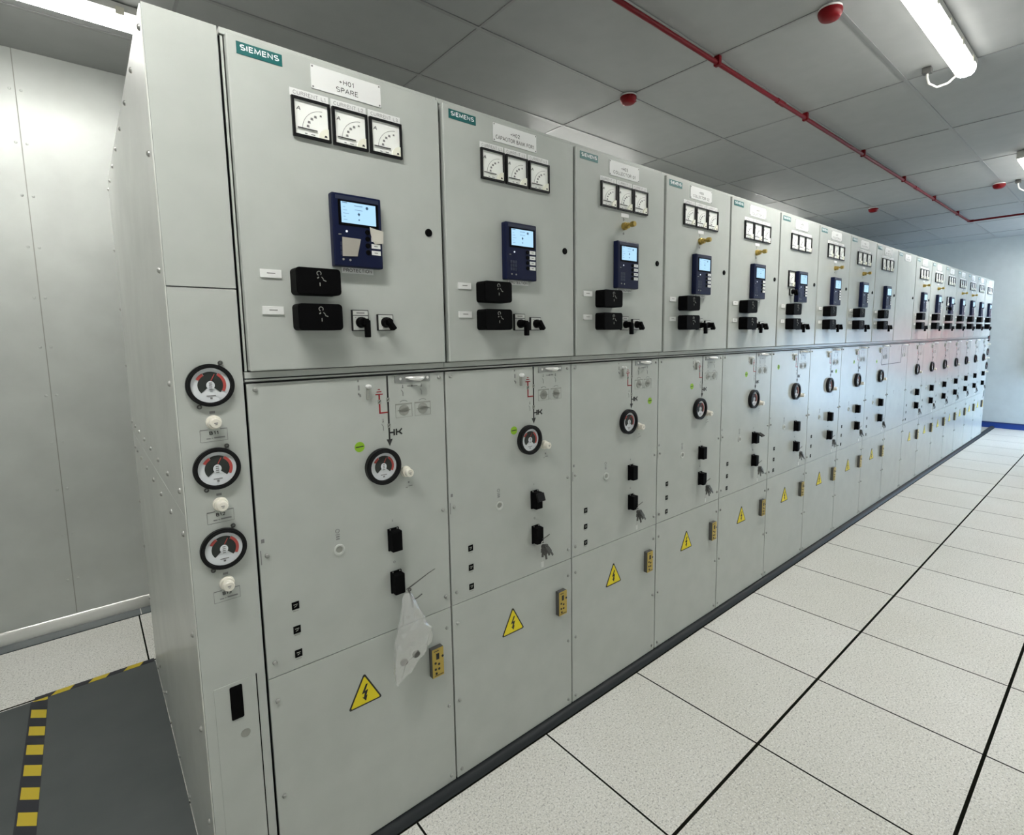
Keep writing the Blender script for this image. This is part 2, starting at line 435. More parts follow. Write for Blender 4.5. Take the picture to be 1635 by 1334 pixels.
def dial_gauge(parent, cx, cz, ro, ri, yf, yd, lugs=False):
    b = B(); b.ring(cx, cz, ro, ri, yf, .0005, 48)
    b.lathe([(ri+.0015, yf-.0035), (ro-.0025, yf-.0035)], (cx, 0, cz), 'y', 48) if False else None
    b.sector(cx, cz, ri+.002, ro-.003, 0, 360, yf-.0025, yf, 48)
    g = b.build('pressure_gauge', M['black'], parent)
    B().disc(cx, cz, ri+.0005, yd, yd+.002, 40).build('gauge_dial', M['gaugewhite'], g)
    k = ri/.043
    b = B(); b.sector(cx, cz, .0088*k, .0278*k, -42, 222, yd-.0010, yd-.0001, 30)
    b.sector(cx, cz, .0275*k, .0335*k, 60, 118, yd-.0010, yd-.0001, 12)
    b.build('gauge_scale', M['gaugedark'], g)
    b = B(); b.sector(cx, cz, .0278*k, .0345*k, -30, 58, yd-.0012, yd-.0001, 16); b.sector(cx, cz, .0278*k, .0345*k, 120, 152, yd-.0012, yd-.0001, 8)
    b.bar((cx+.002*k, cz+.012*k), (cx+.010*k, cz+.027*k), .0016, yd-.0018, yd-.0010)
    b.build('red_sector', M['gaugered'], g)
    b = B(); b.bar((cx-.010*k, cz-.026*k), (cx+.010*k, cz-.026*k), .002, yd-.001, yd); b.bar((cx, cz-.034*k), (cx, cz-.030*k), .005, yd-.001, yd)
    for j in range(4): b.bar((cx-.0035*k, cz+(.006-.005*j)*k), (cx+.0035*k, cz+(.006-.005*j)*k), .0022, yd-.0034, yd-.0028)
    b.build('dial_print', M['greyink'], g)
    B().disc(cx, cz, .0092*k, yd-.0028, yd-.0001, 24, .0105*k).build('gauge_hub', M['gaugewhite'], g)
    if lugs:
        for sx, sz in ((.026, .0545), (-.0265, -.0525)):
            b = B(); b.ring(cx+sx, cz+sz, .0055, .0028, -.004, 0, 16)
            b.bar((cx+sx*.93, cz+sz*.93), (cx+sx*.8, cz+sz*.8), .004, -.004, 0)
            b.build('gauge_lug', M['grime'], g)
    return g

def plug(parent, cx, cz):
    b = B(); b.lathe([(.0175, 0), (.0175, -.006), (.0155, -.007), (.0150, -.016)], (cx, 0, cz), 'y', 24)
    k = b.build('cable_plug', M['cream'], parent)
    B().lathe([(.0128, -.016), (.0128, -.032), (.0110, -.034), (.0001, -.034)], (cx, 0, cz), 'y', 20).build('plug_cap', M['cream'], k)
    b = B(); b.bar((cx-.004, cz+.001), (cx+.004, cz+.001), .002, -.0346, -.0340); b.bar((cx-.002, cz-.003), (cx+.003, cz-.003), .0015, -.0346, -.034)
    b.build('plug_mark', M['greyink'], k)
    return k

def ammeter(parent, x0, z1, s=.0975, w=None):
    w = w or s
    x1, z0 = x0+w, z1-s; t = .006
    b = B()
    for a in ((x0, x0+t, z0, z1), (x1-t, x1, z0, z1), (x0+t, x1-t, z0, z0+t), (x0+t, x1-t, z1-t, z1)):
        b.box(a[0], a[1], D-.009, D, a[2], a[3])
    o = b.build('ammeter', M['black'], parent)
    B().box(x0+t, x1-t, D-.0035, D-.001, z0+t, z1-t).build('dial_plate', M['dial'], o)
    k = s/.0975; px, pz = x1-.018*k, z0+.020*k
    b = B(); yy = (D-.0042, D-.0035)
    b.sector(px, pz, .0545*k, .0553*k, 92, 178, *yy, 20)
    for a, r in ((98, .044), (118, .043), (134, .043), (150, .043), (165, .042)):
        an = math.radians(a); cx, cz = px+r*k*math.cos(an), pz+r*k*math.sin(an); q = .0036 if 100 < a else .0026
        b.poly([(cx-q, cz-q*.8), (cx+q, cz-q*.8), (cx+q*.8, cz+q*.8), (cx-q*.8, cz+q*.8)], *yy)
    b.bar((x0+.018*k, z1-.022*k), (x0+.012*k, z1-.031*k), .002, *yy); b.bar((x0+.018*k, z1-.022*k), (x0+.021*k, z1-.031*k), .002, *yy); b.bar((x0+.013*k, z1-.028*k), (x0+.021*k, z1-.028*k), .0016, *yy)
    b.bar((x0+.030*k, z0+.0115*k), (x0+.036*k, z0+.0115*k), .002, *yy); b.bar((x0+.046*k, z0+.0115*k), (x0+.056*k, z0+.0115*k), .002, *yy)
    b.build('scale_print', M['greyink'], o)
    B().bar((x0+.012*k, z0+.0225*k), (x0+.062*k, z0+.0225*k), .0028, D-.0065, D-.0055).build('needle', M['ink'], o)
    B().sector(x1-t-.0005, z0+t+.0005, .0002, .026*k, 90, 180, D-.009, D-.0036, 12).build('needle_cover', M['dialcover'], o)
    B().poly([(x1-.019*k, z0+.010*k), (x1-.011*k, z0+.010*k), (x1-.013*k, z0+.015*k), (x1-.017*k, z0+.015*k)], D-.0095, D-.009).build('zero_screw', M['ink'], o)
    return o

def switch(parent, x0, x1, z0, z1, kind):
    b = B(); b.box(x0, x1, D-.009, D, z0, z1, .0008)
    o = b.build('selector_switch', M['black'], parent)
    b = B(); zt = z1-.0145 if kind == 'L' else z1
    b.box(x0+.0025, x1-.0025, D-.0098, D-.0088, z0+.0025, zt-.0022)
    if kind == 'L': b.box(x0+.0025, x1-.0025, D-.0098, D-.0088, zt, z1-.002)
    b.build('switch_plate', M['ltgrey'], o)
    cx, cz = (x0+x1)/2, z0+.024
    b = B()
    if kind == 'L':
        b.bar((cx-.012, zt+.006), (cx+.012, zt+.006), .0035, D-.0102, D-.0098)
        for k in (-.015, -.007, .004, .012): b.bar((cx+k-.0015, zt-.007), (cx+k+.0015, zt-.007), .002, D-.0102, D-.0098)
    else:
        for a, c in ((-.016, -.006), (.006, .016)): b.bar((cx+a, z1-.008+(a > 0)*-.002), (cx+c, z1-.010+(a > 0)*.002), .0012, D-.0102, D-.0098)
    b.build('switch_print', M['greyink'], o)
    b = B()
    b.lathe([(.0155, -.0098), (.0155, -.018), (.0135, -.020), (.0125, -.034), (.0001, -.034)], (cx, D, cz), 'y', 28)
    if kind == 'L':
        b.box(cx-.006, cx+.010, D-.046, D-.020, cz-.006, cz+.010, .003)
        b.box(cx+.000, cx+.014, D-.046, D-.030, cz-.043, cz+.006, .0025)
    else:
        t = B(); t.box(-.0065, .0065, D-.044, D-.020, -.026, .012, .0025)
        bmesh.ops.rotate(t.bm, verts=t.bm.verts, cent=(0, 0, 0), matrix=Matrix.Rotation(math.radians(-35), 3, 'Y'))
        bmesh.ops.translate(t.bm, verts=t.bm.verts, vec=(cx, 0, cz)); b._add(t.bm)
    b.build('switch_handle', M['blackm'], o)
    return o

def test_cover(parent, zc):
    b = B(); x0, x1, h = .1225, .2395, .035
    y0 = D-.050
    b.rbox(x0, x1, y0+.002, D, zc-h, zc+h, .010); b.rbox(x0+.002, x1-.002, y0, y0+.002, zc-h+.002, zc+h-.002, .009)
    o = b.build('terminal_cover', M['blackm'], parent)
    b = B(); yy = (y0-.0006, y0)
    cx = .181
    b.sector(cx, zc+.021, .0045, .0063, -40, 250, *yy, 14)
    b.bar((cx-.005, zc+.008), (cx-.001, zc+.011), .003, *yy); b.bar((cx+.006, zc+.012), (cx+.011, zc+.006), .0017, *yy)
    b.bar((cx+.010, zc+.004), (cx+.018, zc+.001), .0020, *yy); b.bar((cx+.001, zc-.003), (cx+.001, zc-.012), .0018, *yy)
    b.build('cover_symbol', M['grey'], o)
    return o

def relay(parent):
    x0, x1, z0, z1, yf = .2345, .3765, 1.8345, 2.0305, D-.026
    b = B(); b.box(x0, x1, yf, D, z0, z1, .0045, 3)
    o = b.build('protection_relay', M['navy'], parent)
    B().box(x0+.010, x1-.008, yf-.0010, yf, z1-.016, z1-.006, .0004).build('logo_strip', M['navy3'], o)
    b = B(); b.box(x0+.016, x1-.010, yf-.0012, yf, 1.9455, 2.0125); b.build('screen_frame', M['blackm'], o)
    B().box(.2585, .3585, yf-.0018, yf-.0008, 1.9525, 2.0085).build('screen', M['screen'], o)
    b = B(); yy = (yf-.0022, yf-.0018)
    b.bar((.262, 2.006), (.276, 2.006), .002, *yy); b.bar((.296, 2.001), (.320, 2.001), .0014, *yy); b.disc(.333, 1.9985, .0042, *yy, 12)
    b.disc(.3085, 1.979, .0034, *yy, 12); b.disc(.3085, 1.964, .0022, *yy, 10); b.bar((.3085, 1.984), (.3085, 1.974), .0014, *yy)
    for k in range(5): b.bar((.264, 1.995-.0085*k), (.264+.006+.010*((k*7) % 3)/2, 1.995-.0085*k), .0009, *yy)
    b.bar((.297, 1.990), (.320, 1.990), .0009, *yy)
    b.build('screen_print', M['screenink'], o)
    for k in range(4):
        z = 1.9335-.0185*k
        lb = B().box(.3425, .3690, yf-.0012, yf, z-.0060, z+.0060).build('function_label', M['white'], o)
        B().lathe([(.0072, 0), (.0066, -.0022), (.0001, -.0024)], (.3320, yf, z), 'y', 18).build('function_key', M['blackm'], o)
    b = B()
    for k in range(4): b.bar((.3500, 1.9335-.0185*k), (.3605, 1.9335-.0185*k), .0024, yf-.0016, yf-.0012)
    b.build('label_print', M['greyink'], o)
    B().disc(.2715, 1.9300, .0030, yf-.0012, yf, 14).build('status_lamp', mat_led, o)
    b = B()
    for r in range(3):
        for c in range(3): b.box(.2520+.0105*c, .2600+.0105*c, yf-.0014, yf, 1.8655+.0125*r, 1.8755+.0125*r, .0005)
    b.build('keypad', M['navy3'], o)
    b = B(); b.disc(.2585, 1.8535, .0030, yf-.0012, yf, 12); b.disc(.2780, 1.8525, .0030, yf-.0012, yf, 12); b.bar((.2485, 1.9200), (.2560, 1.9205), .002, yf-.0012, yf)
    b.build('key_symbol', M['grey'], o)
    return o
mat_led = mat('white_led', (.8, .8, .85), .3, emit=(.7, .8, 1.), estr=.4)

def knob(parent, cx, cz, tilt=0.):
    b = B(); b.box(cx-.0185, cx+.0185, F-.007, F, cz-.037, cz+.035, .0012)
    b.box(cx-.017, cx+.017, F-.032, F-.006, cz-.034, cz+.031, .0025)
    o = b.build('push_knob', M['blackm'], parent)
    b = B(); b.disc(cx-.012, cz+.0335, .0022, F-.0085, F-.007, 8); b.disc(cx+.012, cz+.0335, .0022, F-.0085, F-.007, 8)
    b.build('knob_pin', M['steel'], o)
    if tilt:
        t = B(); t.box(-.018, .018, -.004, .004, -.032, 0, .001)
        bmesh.ops.rotate(t.bm, verts=t.bm.verts, cent=(0, 0, 0), matrix=Matrix.Rotation(-tilt, 3, 'X'))
        bmesh.ops.translate(t.bm, verts=t.bm.verts, vec=(cx, F-.034, cz+.030))
        t.build('knob_flap', M['black'], o)
    return o

def build_panel(P):
    Q = {}
    # carcass: body behind the covers
    b = B(); b.extrude([(.060, ZB), (.060, 1.5355), (.130, 1.5355), (.130, ZT), (DEP, ZT), (DEP, ZB)], (.0025, PW-.0025))
    Q['carcass'] = b.build('carcass', M['panel_dark'], P)
    Q['toprail'] = B().box(.0008, PW-.0008, 0, .135, 2.3685, ZT+.0005, .0012).build('top_rail', M['panel'], P)
    Q['botrail'] = B().box(.0008, PW-.0008, 0, .135, 1.5355, 1.552, .0012).build('bottom_rail', M['panel'], P)
    b = B(); b.box(.0008, PW-.0008, .001, .065, 1.5268, 1.5322, .0008); Q['strip'] = b.build('divider_strip', M['panel'], P)
    door = B().box(.0105, .5940, D, .006, 1.5545, 2.3665, .0035, 3).build('instrument_door', M['panel'], P); Q['door'] = door
    b = B(); b.lathe([(.0120, 0), (.0120, -.003), (.0095, -.005), (.0001, -.005)], (.545, D, 1.961), 'y', 24)
    b.build('door_lock', M['blackm'], door)
    for a, c in ((.0008, .0100), (.5945, .5992)): Q['doorshade%d' % (a > .1)] = B().box(a, c, .0085, .016, 1.5535, 2.3665).build('door_gap_shade', M['blackm'], P)  # black strips that stand in for the shade inside the door gaps
    for a, c in ((.0003, .0034), (.5966, .5997)): Q['covershade%d' % (a > .1)] = B().box(a, c, .0090, .0150, ZB, 1.5205).build('cover_gap_shade', M['blackm'], P)  # shade of the seams between lower covers, added as black strips
    mc = B().box(.0032, PW-.0032, F, .061, .6985, 1.5212, .0012).build('middle_cover', M['panel'], P); Q['mid'] = mc
    bc = B().box(.0032, PW-.0032, F, .061, ZB+.001, .6962, .0012).build('bottom_cover', M['panel'], P); Q['bot'] = bc
    for z in (1.505, 1.053, .742):
        for x in (.0225, .5775): put('screw', SCREW, mc, (x, F, z))
    for z in (.627, .333, .061):
        for x in (.0225, .5775): put('screw', SCREW, bc, (x, F, z))
    # plates and meters on the door
    t = D-.0012
    pl = B().box(.0315, .1360, t, D, 2.3245, 2.3525).build('brand_plate', M['teal'], P); Q['brand'] = pl
    text('brand_lettering', 'SIEMENS', M['tealtxt'], pl, .0838, 2.3405, t-.0005, .0135, .0880, .19)
    npl = B().box(.2060, .4020, t-.001, D, 2.2940, 2.3535, .0006).build('nameplate', M['white'], P); Q['name'] = npl
    b = B()
    for x in (.2105, .3975):
        for z in (2.2985, 2.3490): b.disc(x, z, .0022, t-.0022, t-.001, 8)
    b.build('nameplate_screw', M['greyink'], npl)
    for k, xx in enumerate((.1515, .2570, .3630)):
        lb = B().box(xx-.002, xx+.0975, t, D, 2.2620, 2.2810).build('phase_label', M['white'], P); Q['pl%d' % k] = lb
        text('phase_lettering', 'CURRENT L%d' % (k+1), M['greyink'], lb, xx+.048, 2.2715, t-.0004, .0098, .084, .11)
        Q['am%d' % k] = ammeter(P, xx, 2.2605, .0985, .0985)
    Q['relay'] = relay(P)
    rl = B().box(.2620, .3560, t, D, 1.8190, 1.8360).build('relay_label', M['white'], P); Q['rlabel'] = rl
    text('relay_lettering', 'PROTECTION', M['ink'], rl, .309, 1.8278, t-.0004, .0092, .085, .15)
    for k, zc in enumerate((1.7865, 1.6935)):
        Q['tc%d' % k] = test_cover(P, zc)
        z = (1.8045, 1.7105)[k]
        lb = B().box(.0485, .1005, D-.0035, D, z-.0105, z+.0105, .0006).build('device_label', M['white'], P); Q['dl%d' % k] = lb
        B().bar((.065, z+.001), (.085, z+.001), .0022, D-.0039, D-.0035).build('label_print', M['greyink'], lb)
    Q['sw0'] = switch(P, .2820, .3315, 1.6570, 1.7165, 'L'); Q['sw1'] = switch(P, .3590, .4090, 1.6575, 1.7055, 'S')
    # mimic diagram on the middle cover
    yy = (F-.0007, F); mx = .3945
    b = B(); b.bar((mx, 1.5205), (mx, 1.452), .0052, *yy); b.bar((mx, 1.440), (mx, 1.371), .0052, *yy); b.bar((mx, 1.359), (mx, 1.318), .0052, *yy)
    b.poly([(mx-.0100, 1.3225), (mx+.0100, 1.3225), (mx, 1.3005)], *yy)
    b.bar((mx, 1.3425), (mx+.018, 1.3425), .0048, *yy); b.bar((mx+.0165, 1.3525), (mx+.0165, 1.3325), .0050, *yy)
    b.bar((mx+.0240, 1.3525), (mx+.0240, 1.3325), .0050, *yy); b.bar((mx+.0235, 1.3425), (mx+.034, 1.3425), .0048, *yy)
    b.bar((mx+.033, 1.3425), (mx+.043, 1.3515), .0048, *yy); b.bar((mx+.033, 1.3425), (mx+.043, 1.3335), .0048, *yy)
    Q['mimic'] = b.build('mimic_diagram', M['ink'], P)
    b = B(); ex = .3665
    b.bar((mx-.002, 1.4075), (ex-.002, 1.4075), .0042, *yy); b.bar((ex, 1.4060), (ex, 1.4360), .0048, *yy); b.bar((ex, 1.448), (ex, 1.464), .0048, *yy)
    b.bar((ex-.0120, 1.4650), (ex+.0120, 1.4650), .0032, *yy); b.bar((ex-.0075, 1.4730), (ex+.0075, 1.4730), .0028, *yy); b.bar((ex-.0035, 1.4800), (ex+.0035, 1.4800), .0026, *yy)
    Q['earth'] = b.build('earthing_branch', M['redink'], P)
    b = B()
    for cx, cz in ((mx, 1.446), (mx, 1.365), (ex, 1.442)):
        b.box(cx-.0055, cx+.0055, F-.0009, F, cz-.0065, cz+.0065)
    o = b.build('position_indicator', M['grey'], P); Q['pind'] = o
    b = B()
    for cx, cz in ((mx, 1.446), (mx, 1.365), (ex, 1.442)): b.bar((cx-.003, cz-.003), (cx+.003, cz+.004), .002, F-.0014, F-.0009)
    b.build('indicator_mark', M['ink'], o)
    b = B(); g = (F-.0006, F)
    for sx in (.3755, .4460, .5120):
        z = 1.378 if sx < .4 else 1.479
        b.bar((sx, z+.010), (sx, z), .0016, *g); b.poly([(sx-.0032, z), (sx+.0032, z), (sx, z+.004)], *g)
        b.bar((sx-.005, z-.006), (sx, z-.013), .0014, *g); b.bar((sx, z-.012), (sx, z-.026), .0016, *g)
    b.sector(.4475, 1.420, .0190, .0205, 50, 130, *g, 10); b.sector(.5145, 1.420, .0190, .0205, 50, 130, *g, 10)
    for x0, z0, z1 in ((.302, 1.507, 1.513), (.3035, 1.482, 1.497), (.3025, 1.468, 1.474), (.307, 1.462, 1.470)): b.bar((x0, z0), (x0, z1), .0042, *g)
    b.bar((.462, 1.4835), (.498, 1.4835), .0022, *g); b.disc(.478, 1.4835, .0032, *g, 10)
    b.bar((.4515, 1.1735), (.4565, 1.1735), .0055, *g); b.bar((.4430, 1.1580), (.4505, 1.1580), .0020, *g); b.bar((.4530, 1.1610), (.4670, 1.1610), .0022, *g)
    b.bar((.3915, 1.0640), (.3915, 1.0570), .0018, *g); b.ring(.3925, .9235, .0040, .0026, *g, 14)
    b.ring(.2165, 1.0715, .0065, .0048, *g, 16); b.bar((.2105, 1.0605), (.2225, 1.0605), .0022, *g); b.bar((.212, 1.054), (.222, 1.054), .004, *g); b.bar((.212, 1.047), (.222, 1.047), .004, *g)
    b.bar((.0105, 1.0950), (.0185, 1.0950), .0105, *g); b.bar((.0075, 1.070), (.0075, 1.030), .0024, *g)
    Q['symbols'] = b.build('printed_symbols', M['greyink'], P)
    # lever, latch plate, rotary openings
    b = B(); b.box(.3250, .3325, F-.009, F, 1.452, 1.486, .0015)
    o = b.build('toggle_lever', M['grey'], P); Q['lever'] = o
    B().lathe([(.0060, 0), (.0072, -.008), (.0068, -.017), (.0040, -.021), (.0001, -.022)], (.3300, F, 1.4920), 'y', 16).build('lever_knob', M['white'], o)
    b = B().box(.4190, .5440, F-.0025, F, 1.4965, 1.5185, .0006)
    o = b.build('latch_plate', M['plate'], P); Q['latch'] = o
    b = B(); b.tube([(.456, F-.003, 1.5105), (.466, F-.012, 1.5095), (.482, F-.020, 1.5075), (.498, F-.020, 1.5070), (.512, F-.013, 1.5085), (.522, F-.003, 1.5105)], [.003, .0055, .0075, .0075, .0055, .003], 10)
    b.disc(.4375, 1.508, .0042, F-.0045, F-.0025, 12); b.disc(.534, 1.5075, .0042, F-.0045, F-.0025, 12)
    b.build('latch_handle', M['chrome'], o)
    for k, cx in enumerate((.4475, .5145)):
        b = B(); z0, z1, hw = 1.3865, 1.4305, .0285
        b.poly([(cx-hw, z1), (cx+hw, z1), (cx+hw, z1-.0045), (cx-hw, z1-.0045)], *g)
        b.bar((cx-hw, z0), (cx-hw, z1), .0010, *g); b.bar((cx+hw, z0), (cx+hw, z1), .0010, *g); b.bar((cx-hw, z0), (cx+hw, z0), .0010, *g)
        o = b.build('rotary_opening', M['grey'], P); Q['rot%d' % k] = o
        b = B(); b.disc(cx, 1.4085, .0175, F-.0014, F, 20); b.poly([(cx-.024, 1.4085), (cx, 1.4010), (cx+.024, 1.4085), (cx, 1.4160)], F-.0014, F)
        b.build('shutter', M['grey'], o)
    Q['gauge'] = dial_gauge(P, .3660, 1.2420, .0565, .0430, -.017, -.009)
    Q['plug'] = plug(P, .4440, 1.2110)
    Q['knobI'] = knob(P, .3915, 1.0020); Q['knobO'] = knob(P, .3945, .8600)
    b = B(); b.ring(.2185, 1.0140, .0165, .0115, F-.004, F, 28); b.disc(.2185, 1.0140, .0120, F-.0015, F, 20)
    o = b.build('key_socket', M['ltgrey'], P); Q['socket'] = o
    B().disc(.2185, 1.0150, .0095, F-.0022, F-.0012, 18).build('socket_core', M['grey'], o)
    for k, z in enumerate((.8865, .8145, .7425)):
        b = B().box(.0765, .0965, F-.0012, F, z-.011, z+.011)
        o = b.build('position_window', M['blackm'], P); Q['win%d' % k] = o
        b = B(); b.bar((.081, z+.003), (.092, z+.003), .002, F-.0018, F-.0012); b.bar((.083, z-.004), (.090, z-.001), .0016, F-.0018, F-.0012); b.bar((.079, z-.0165), (.094, z-.0165), .0022, F-.0006, F)
        b.build('window_mark', M['grey'], o)
    # warning triangle
    def tri(h, r, cz=0):
        pts = []; c = (.2745, .5255+cz)
        for a in (90, 210, 330):
            cx, cc = c[0]+h*math.cos(math.radians(a))*.99, c[1]+h*math.sin(math.radians(a))*1.08
            for k in range(-3, 4):
                an = math.radians(a+k*20); pts.append((cx+r*math.cos(an), cc+r*math.sin(an)))
        return pts
    o = B().poly(tri(.0555, .005), F-.0012, F).build('warning_sign', M['ink'], P); Q['warn'] = o
    B().poly(tri(.0505, .0028), F-.0018, F-.0012).build('sign_face', M['yellow'], o)
    c = (.2745, .5285)
    bolt = [(.003, .031), (-.0115, .001), (-.0015, .003), (-.005, -.012), (-.010, -.0105), (.001, -.0265), (.0065, -.0075), (.0025, -.009), (.0095, .011), (-.001, .0085), (.0095, .031)]
    B().poly([(c[0]+x, c[1]+z*.95) for x, z in bolt], F-.0023, F-.0018).build('sign_bolt', M['ink'], o)
    # gold test socket block
    o = B().box(.5045, .5490, F-.020, F, .4785, .5815, .001).build('test_socket', M['grime'], P); Q['tsock'] = o
    B().box(.5050, .5488, F-.0212, F-.0198, .4790, .5812).build('gold_plate', M['gold'], o)
    b = B(); yy2 = (F-.0224, F-.0212)
    b.box(.520, .531, *yy2, .543, .564)
    for x, z in ((.5165, .531), (.5300, .524), (.5165, .5085), (.5450, .548), (.5300, .507), (.5190, .4930)): b.disc(x, z, .0042, *yy2, 12)
    b.bar((.512, .4855), (.546, .4855), .0015, *yy2); b.bar((.512, .5735), (.530, .5735), .002, *yy2)
    b.build('socket_hole', M['ink'], o)
    return Q

names = ['SPARE', 'CAPACITOR BANK FOR1', 'COLLECTOR 01', 'COLLECTOR 02', 'COLLECTOR 03', 'INC 1', 'COLLECTOR 04', 'COLLECTOR 05', 'BUS SECTION',
         'BUS RISER', 'COLLECTOR 06', 'COLLECTOR 07', 'INC 2', 'COLLECTOR 08', 'COLLECTOR 09', 'CAPACITOR BANK FOR2', 'SPARE']
labels = ['first grey switchgear panel from the left, marked +H01 SPARE, bag on its knob',
          'grey switchgear panel marked +H02 CAPACITOR BANK, between the SPARE and first COLLECTOR panels',
          'grey switchgear panel marked +H03, third from the left, nearest one with a brass key switch',
          'grey switchgear panel marked +H04, fourth from the left end of the row',
          'grey switchgear panel fifth from the left, its upper black knob flap lifted',
          'grey switchgear panel sixth from the left, extra small meter left of its blue relay',
          'grey switchgear panel right of the sixth one, brass key, seventh from the left',
          'grey switchgear panel eighth from the left, brass key above its blue relay',
          'grey switchgear panel just left of the blank-door panel, no brass key',
          'grey switchgear panel with a blank upper door, no meters or relay',
          'grey switchgear panel just right of the blank-door panel, brass key above relay',
          'distant grey switchgear panel second to the right of the blank-door panel',
          'distant grey switchgear panel third right of the blank one, extra meter beside relay',
          'distant grey switchgear panel fourth right of the blank one, brass key above relay',
          'distant grey switchgear panel third from the far end, brass key above relay',
          'distant grey switchgear panel second from the far end of the row',
          'farthest grey switchgear panel, last before the far end cabinet']
GRP = 'switchgear panels in the row'
panels = []
P1 = empty('switchgear_panel', (0, 0, 0), labels[0], 'switchgear panel', GRP); panels.append(P1)
Q = build_panel(P1)
B().box(.0030, .0082, .0045, .135, 1.5545, 2.3665).build('edge_strip', M['panel'], P1)
# optional parts built once, kept for the panels that have them
def brass_key(parent):
    b = B(); b.lathe([(.016, 0), (.016, -.012), (.0125, -.014), (.0125, -.026)], (.303, D, 2.098), 'y', 20)
    o = b.build('key_switch', M['brass'], parent)
    b = B(); b.box(.295, .311, D-.052, D-.026, 2.0955, 2.1045, .002); b.lathe([(.0105, -.038), (.0125, -.044), (.0105, -.058), (.0001, -.058)], (.304, D, 2.100), 'y', 14)
    b.build('key', M['brass'], o)
    return o
def key_label(parent):
    o = B().box(.2840, .3345, D-.0015, D, 2.136, 2.1515, .0005).build('key_label', M['white'], parent)
    b = B(); b.bar((.300, 2.1335), (.300, 2.120), .003, D-.0006, D); b.bar((.300, 2.124), (.310, 2.1275), .002, D-.0006, D); b.disc(.302, 2.068, .005, D-.0006, D, 10); b.build('key_print', M['greyink'], o)
    return o
brass = {2, 3, 4, 6, 7, 10, 11, 13, 14}
extra = {5, 12}
green = {0: (.297, 1.312), 1: (.295, 1.286), 2: (.534, 1.323), 3: (.295, 1.366), 4: (.278, 1.396), 5: (.102, 1.419), 6: (.503, 1.340), 7: (.285, 1.395), 8: (.256, 1.376)}
blank_skip = {'pl0', 'pl1', 'pl2', 'am0', 'am1', 'am2', 'relay', 'rlabel', 'tc0', 'tc1', 'dl0', 'dl1', 'sw0', 'sw1', 'mimic', 'earth', 'pind', 'gauge', 'plug', 'knobI', 'knobO', 'socket', 'win0', 'win1', 'win2', 'warn', 'tsock', 'lever'}
index_children()
KB = KL = KX = KS = None
for i in range(1, NP):
    P = empty('switchgear_panel', (PW*i, 0, 0), labels[i], 'switchgear panel', GRP); panels.append(P)
    for k, o in Q.items():
        if i == 9 and k in blank_skip: continue
        if i == 8 and k in ('mimic', 'earth'): continue
        if i in (1, 4) and k == 'knobI': continue
        copy_part(o, P)
for i, P in enumerate(panels):
    npl = [c for c in kids(P) if c.name.startswith('nameplate')][0]
    n = names[i]; w = {True: .172, False: None}[len(n) > 14]
    if w is None: w = .0122*len(n)
    multi('nameplate_lettering', [('+H%02d' % (i+1), .302, 2.3305, D-.0027, .0130, .042, .13), (n, .303, 2.3095, D-.0027, .0132, w, .13)], M['ink'], npl)
    if i in brass: brass_key(P); key_label(P)
    if i in extra:
        ammeter(P, .1330, 2.0290, .1030, .0960)
        switch(P, .1560, .2020, 1.8740, 1.9180, 'S')
    if i in green:
        gx, gz = green[i]
        o = B().disc(gx, gz, .0155, F-.0007, F, 28).build('green_sticker', M['green'], P)
        B().bar((gx-.012, gz), (gx+.012, gz+.001), .0030, F-.0011, F-.0007).build('sticker_print', M['ink'], o)
    yy = (F-.0007, F); mx = .3945
    if i == 4: knob(P, .3915, 1.0020, math.radians(62))
    if i == 1: knob(P, .3915, 1.0020, math.radians(20))
    if i == 8:
        b = B(); b.bar((mx, 1.5205), (mx, 1.452), .0052, *yy); b.bar((mx, 1.440), (mx, 1.338), .0052, *yy); b.bar((mx-.002, 1.3395), (PW-.004, 1.3395), .0052, *yy)
        b.build('mimic_diagram', M['ink'], P)
    if i == 9:
        b = B(); b.bar((.004, 1.3395), (.387, 1.3395), .0052, *yy); b.bar((.385, 1.338), (.385, 1.5205), .0040, *yy)
        b.build('mimic_diagram', M['ink'], P)
# taped note and torn tape on the first relay
rel = [c for c in kids(P1) if c.name.startswith('protection_relay')][0]
yf = D-.026
o = B().poly([(.2575, 1.9130), (.3105, 1.9120), (.2985, 1.8640), (.2560, 1.8615)], yf-.0030, yf-.0022).build('taped_note', M['note'], rel)
o['label'] = 'creased brown paper note taped to the relay'
o = B().poly([(.3380, 1.9480), (.3560, 1.9440), (.3790, 1.9410), (.3775, 1.9060), (.3520, 1.9020), (.3440, 1.9130), (.3400, 1.9300)], yf-.0034, yf-.0028).build('torn_tape', M['tape'], rel)
o['label'] = 'torn strip of masking tape over two function labels'

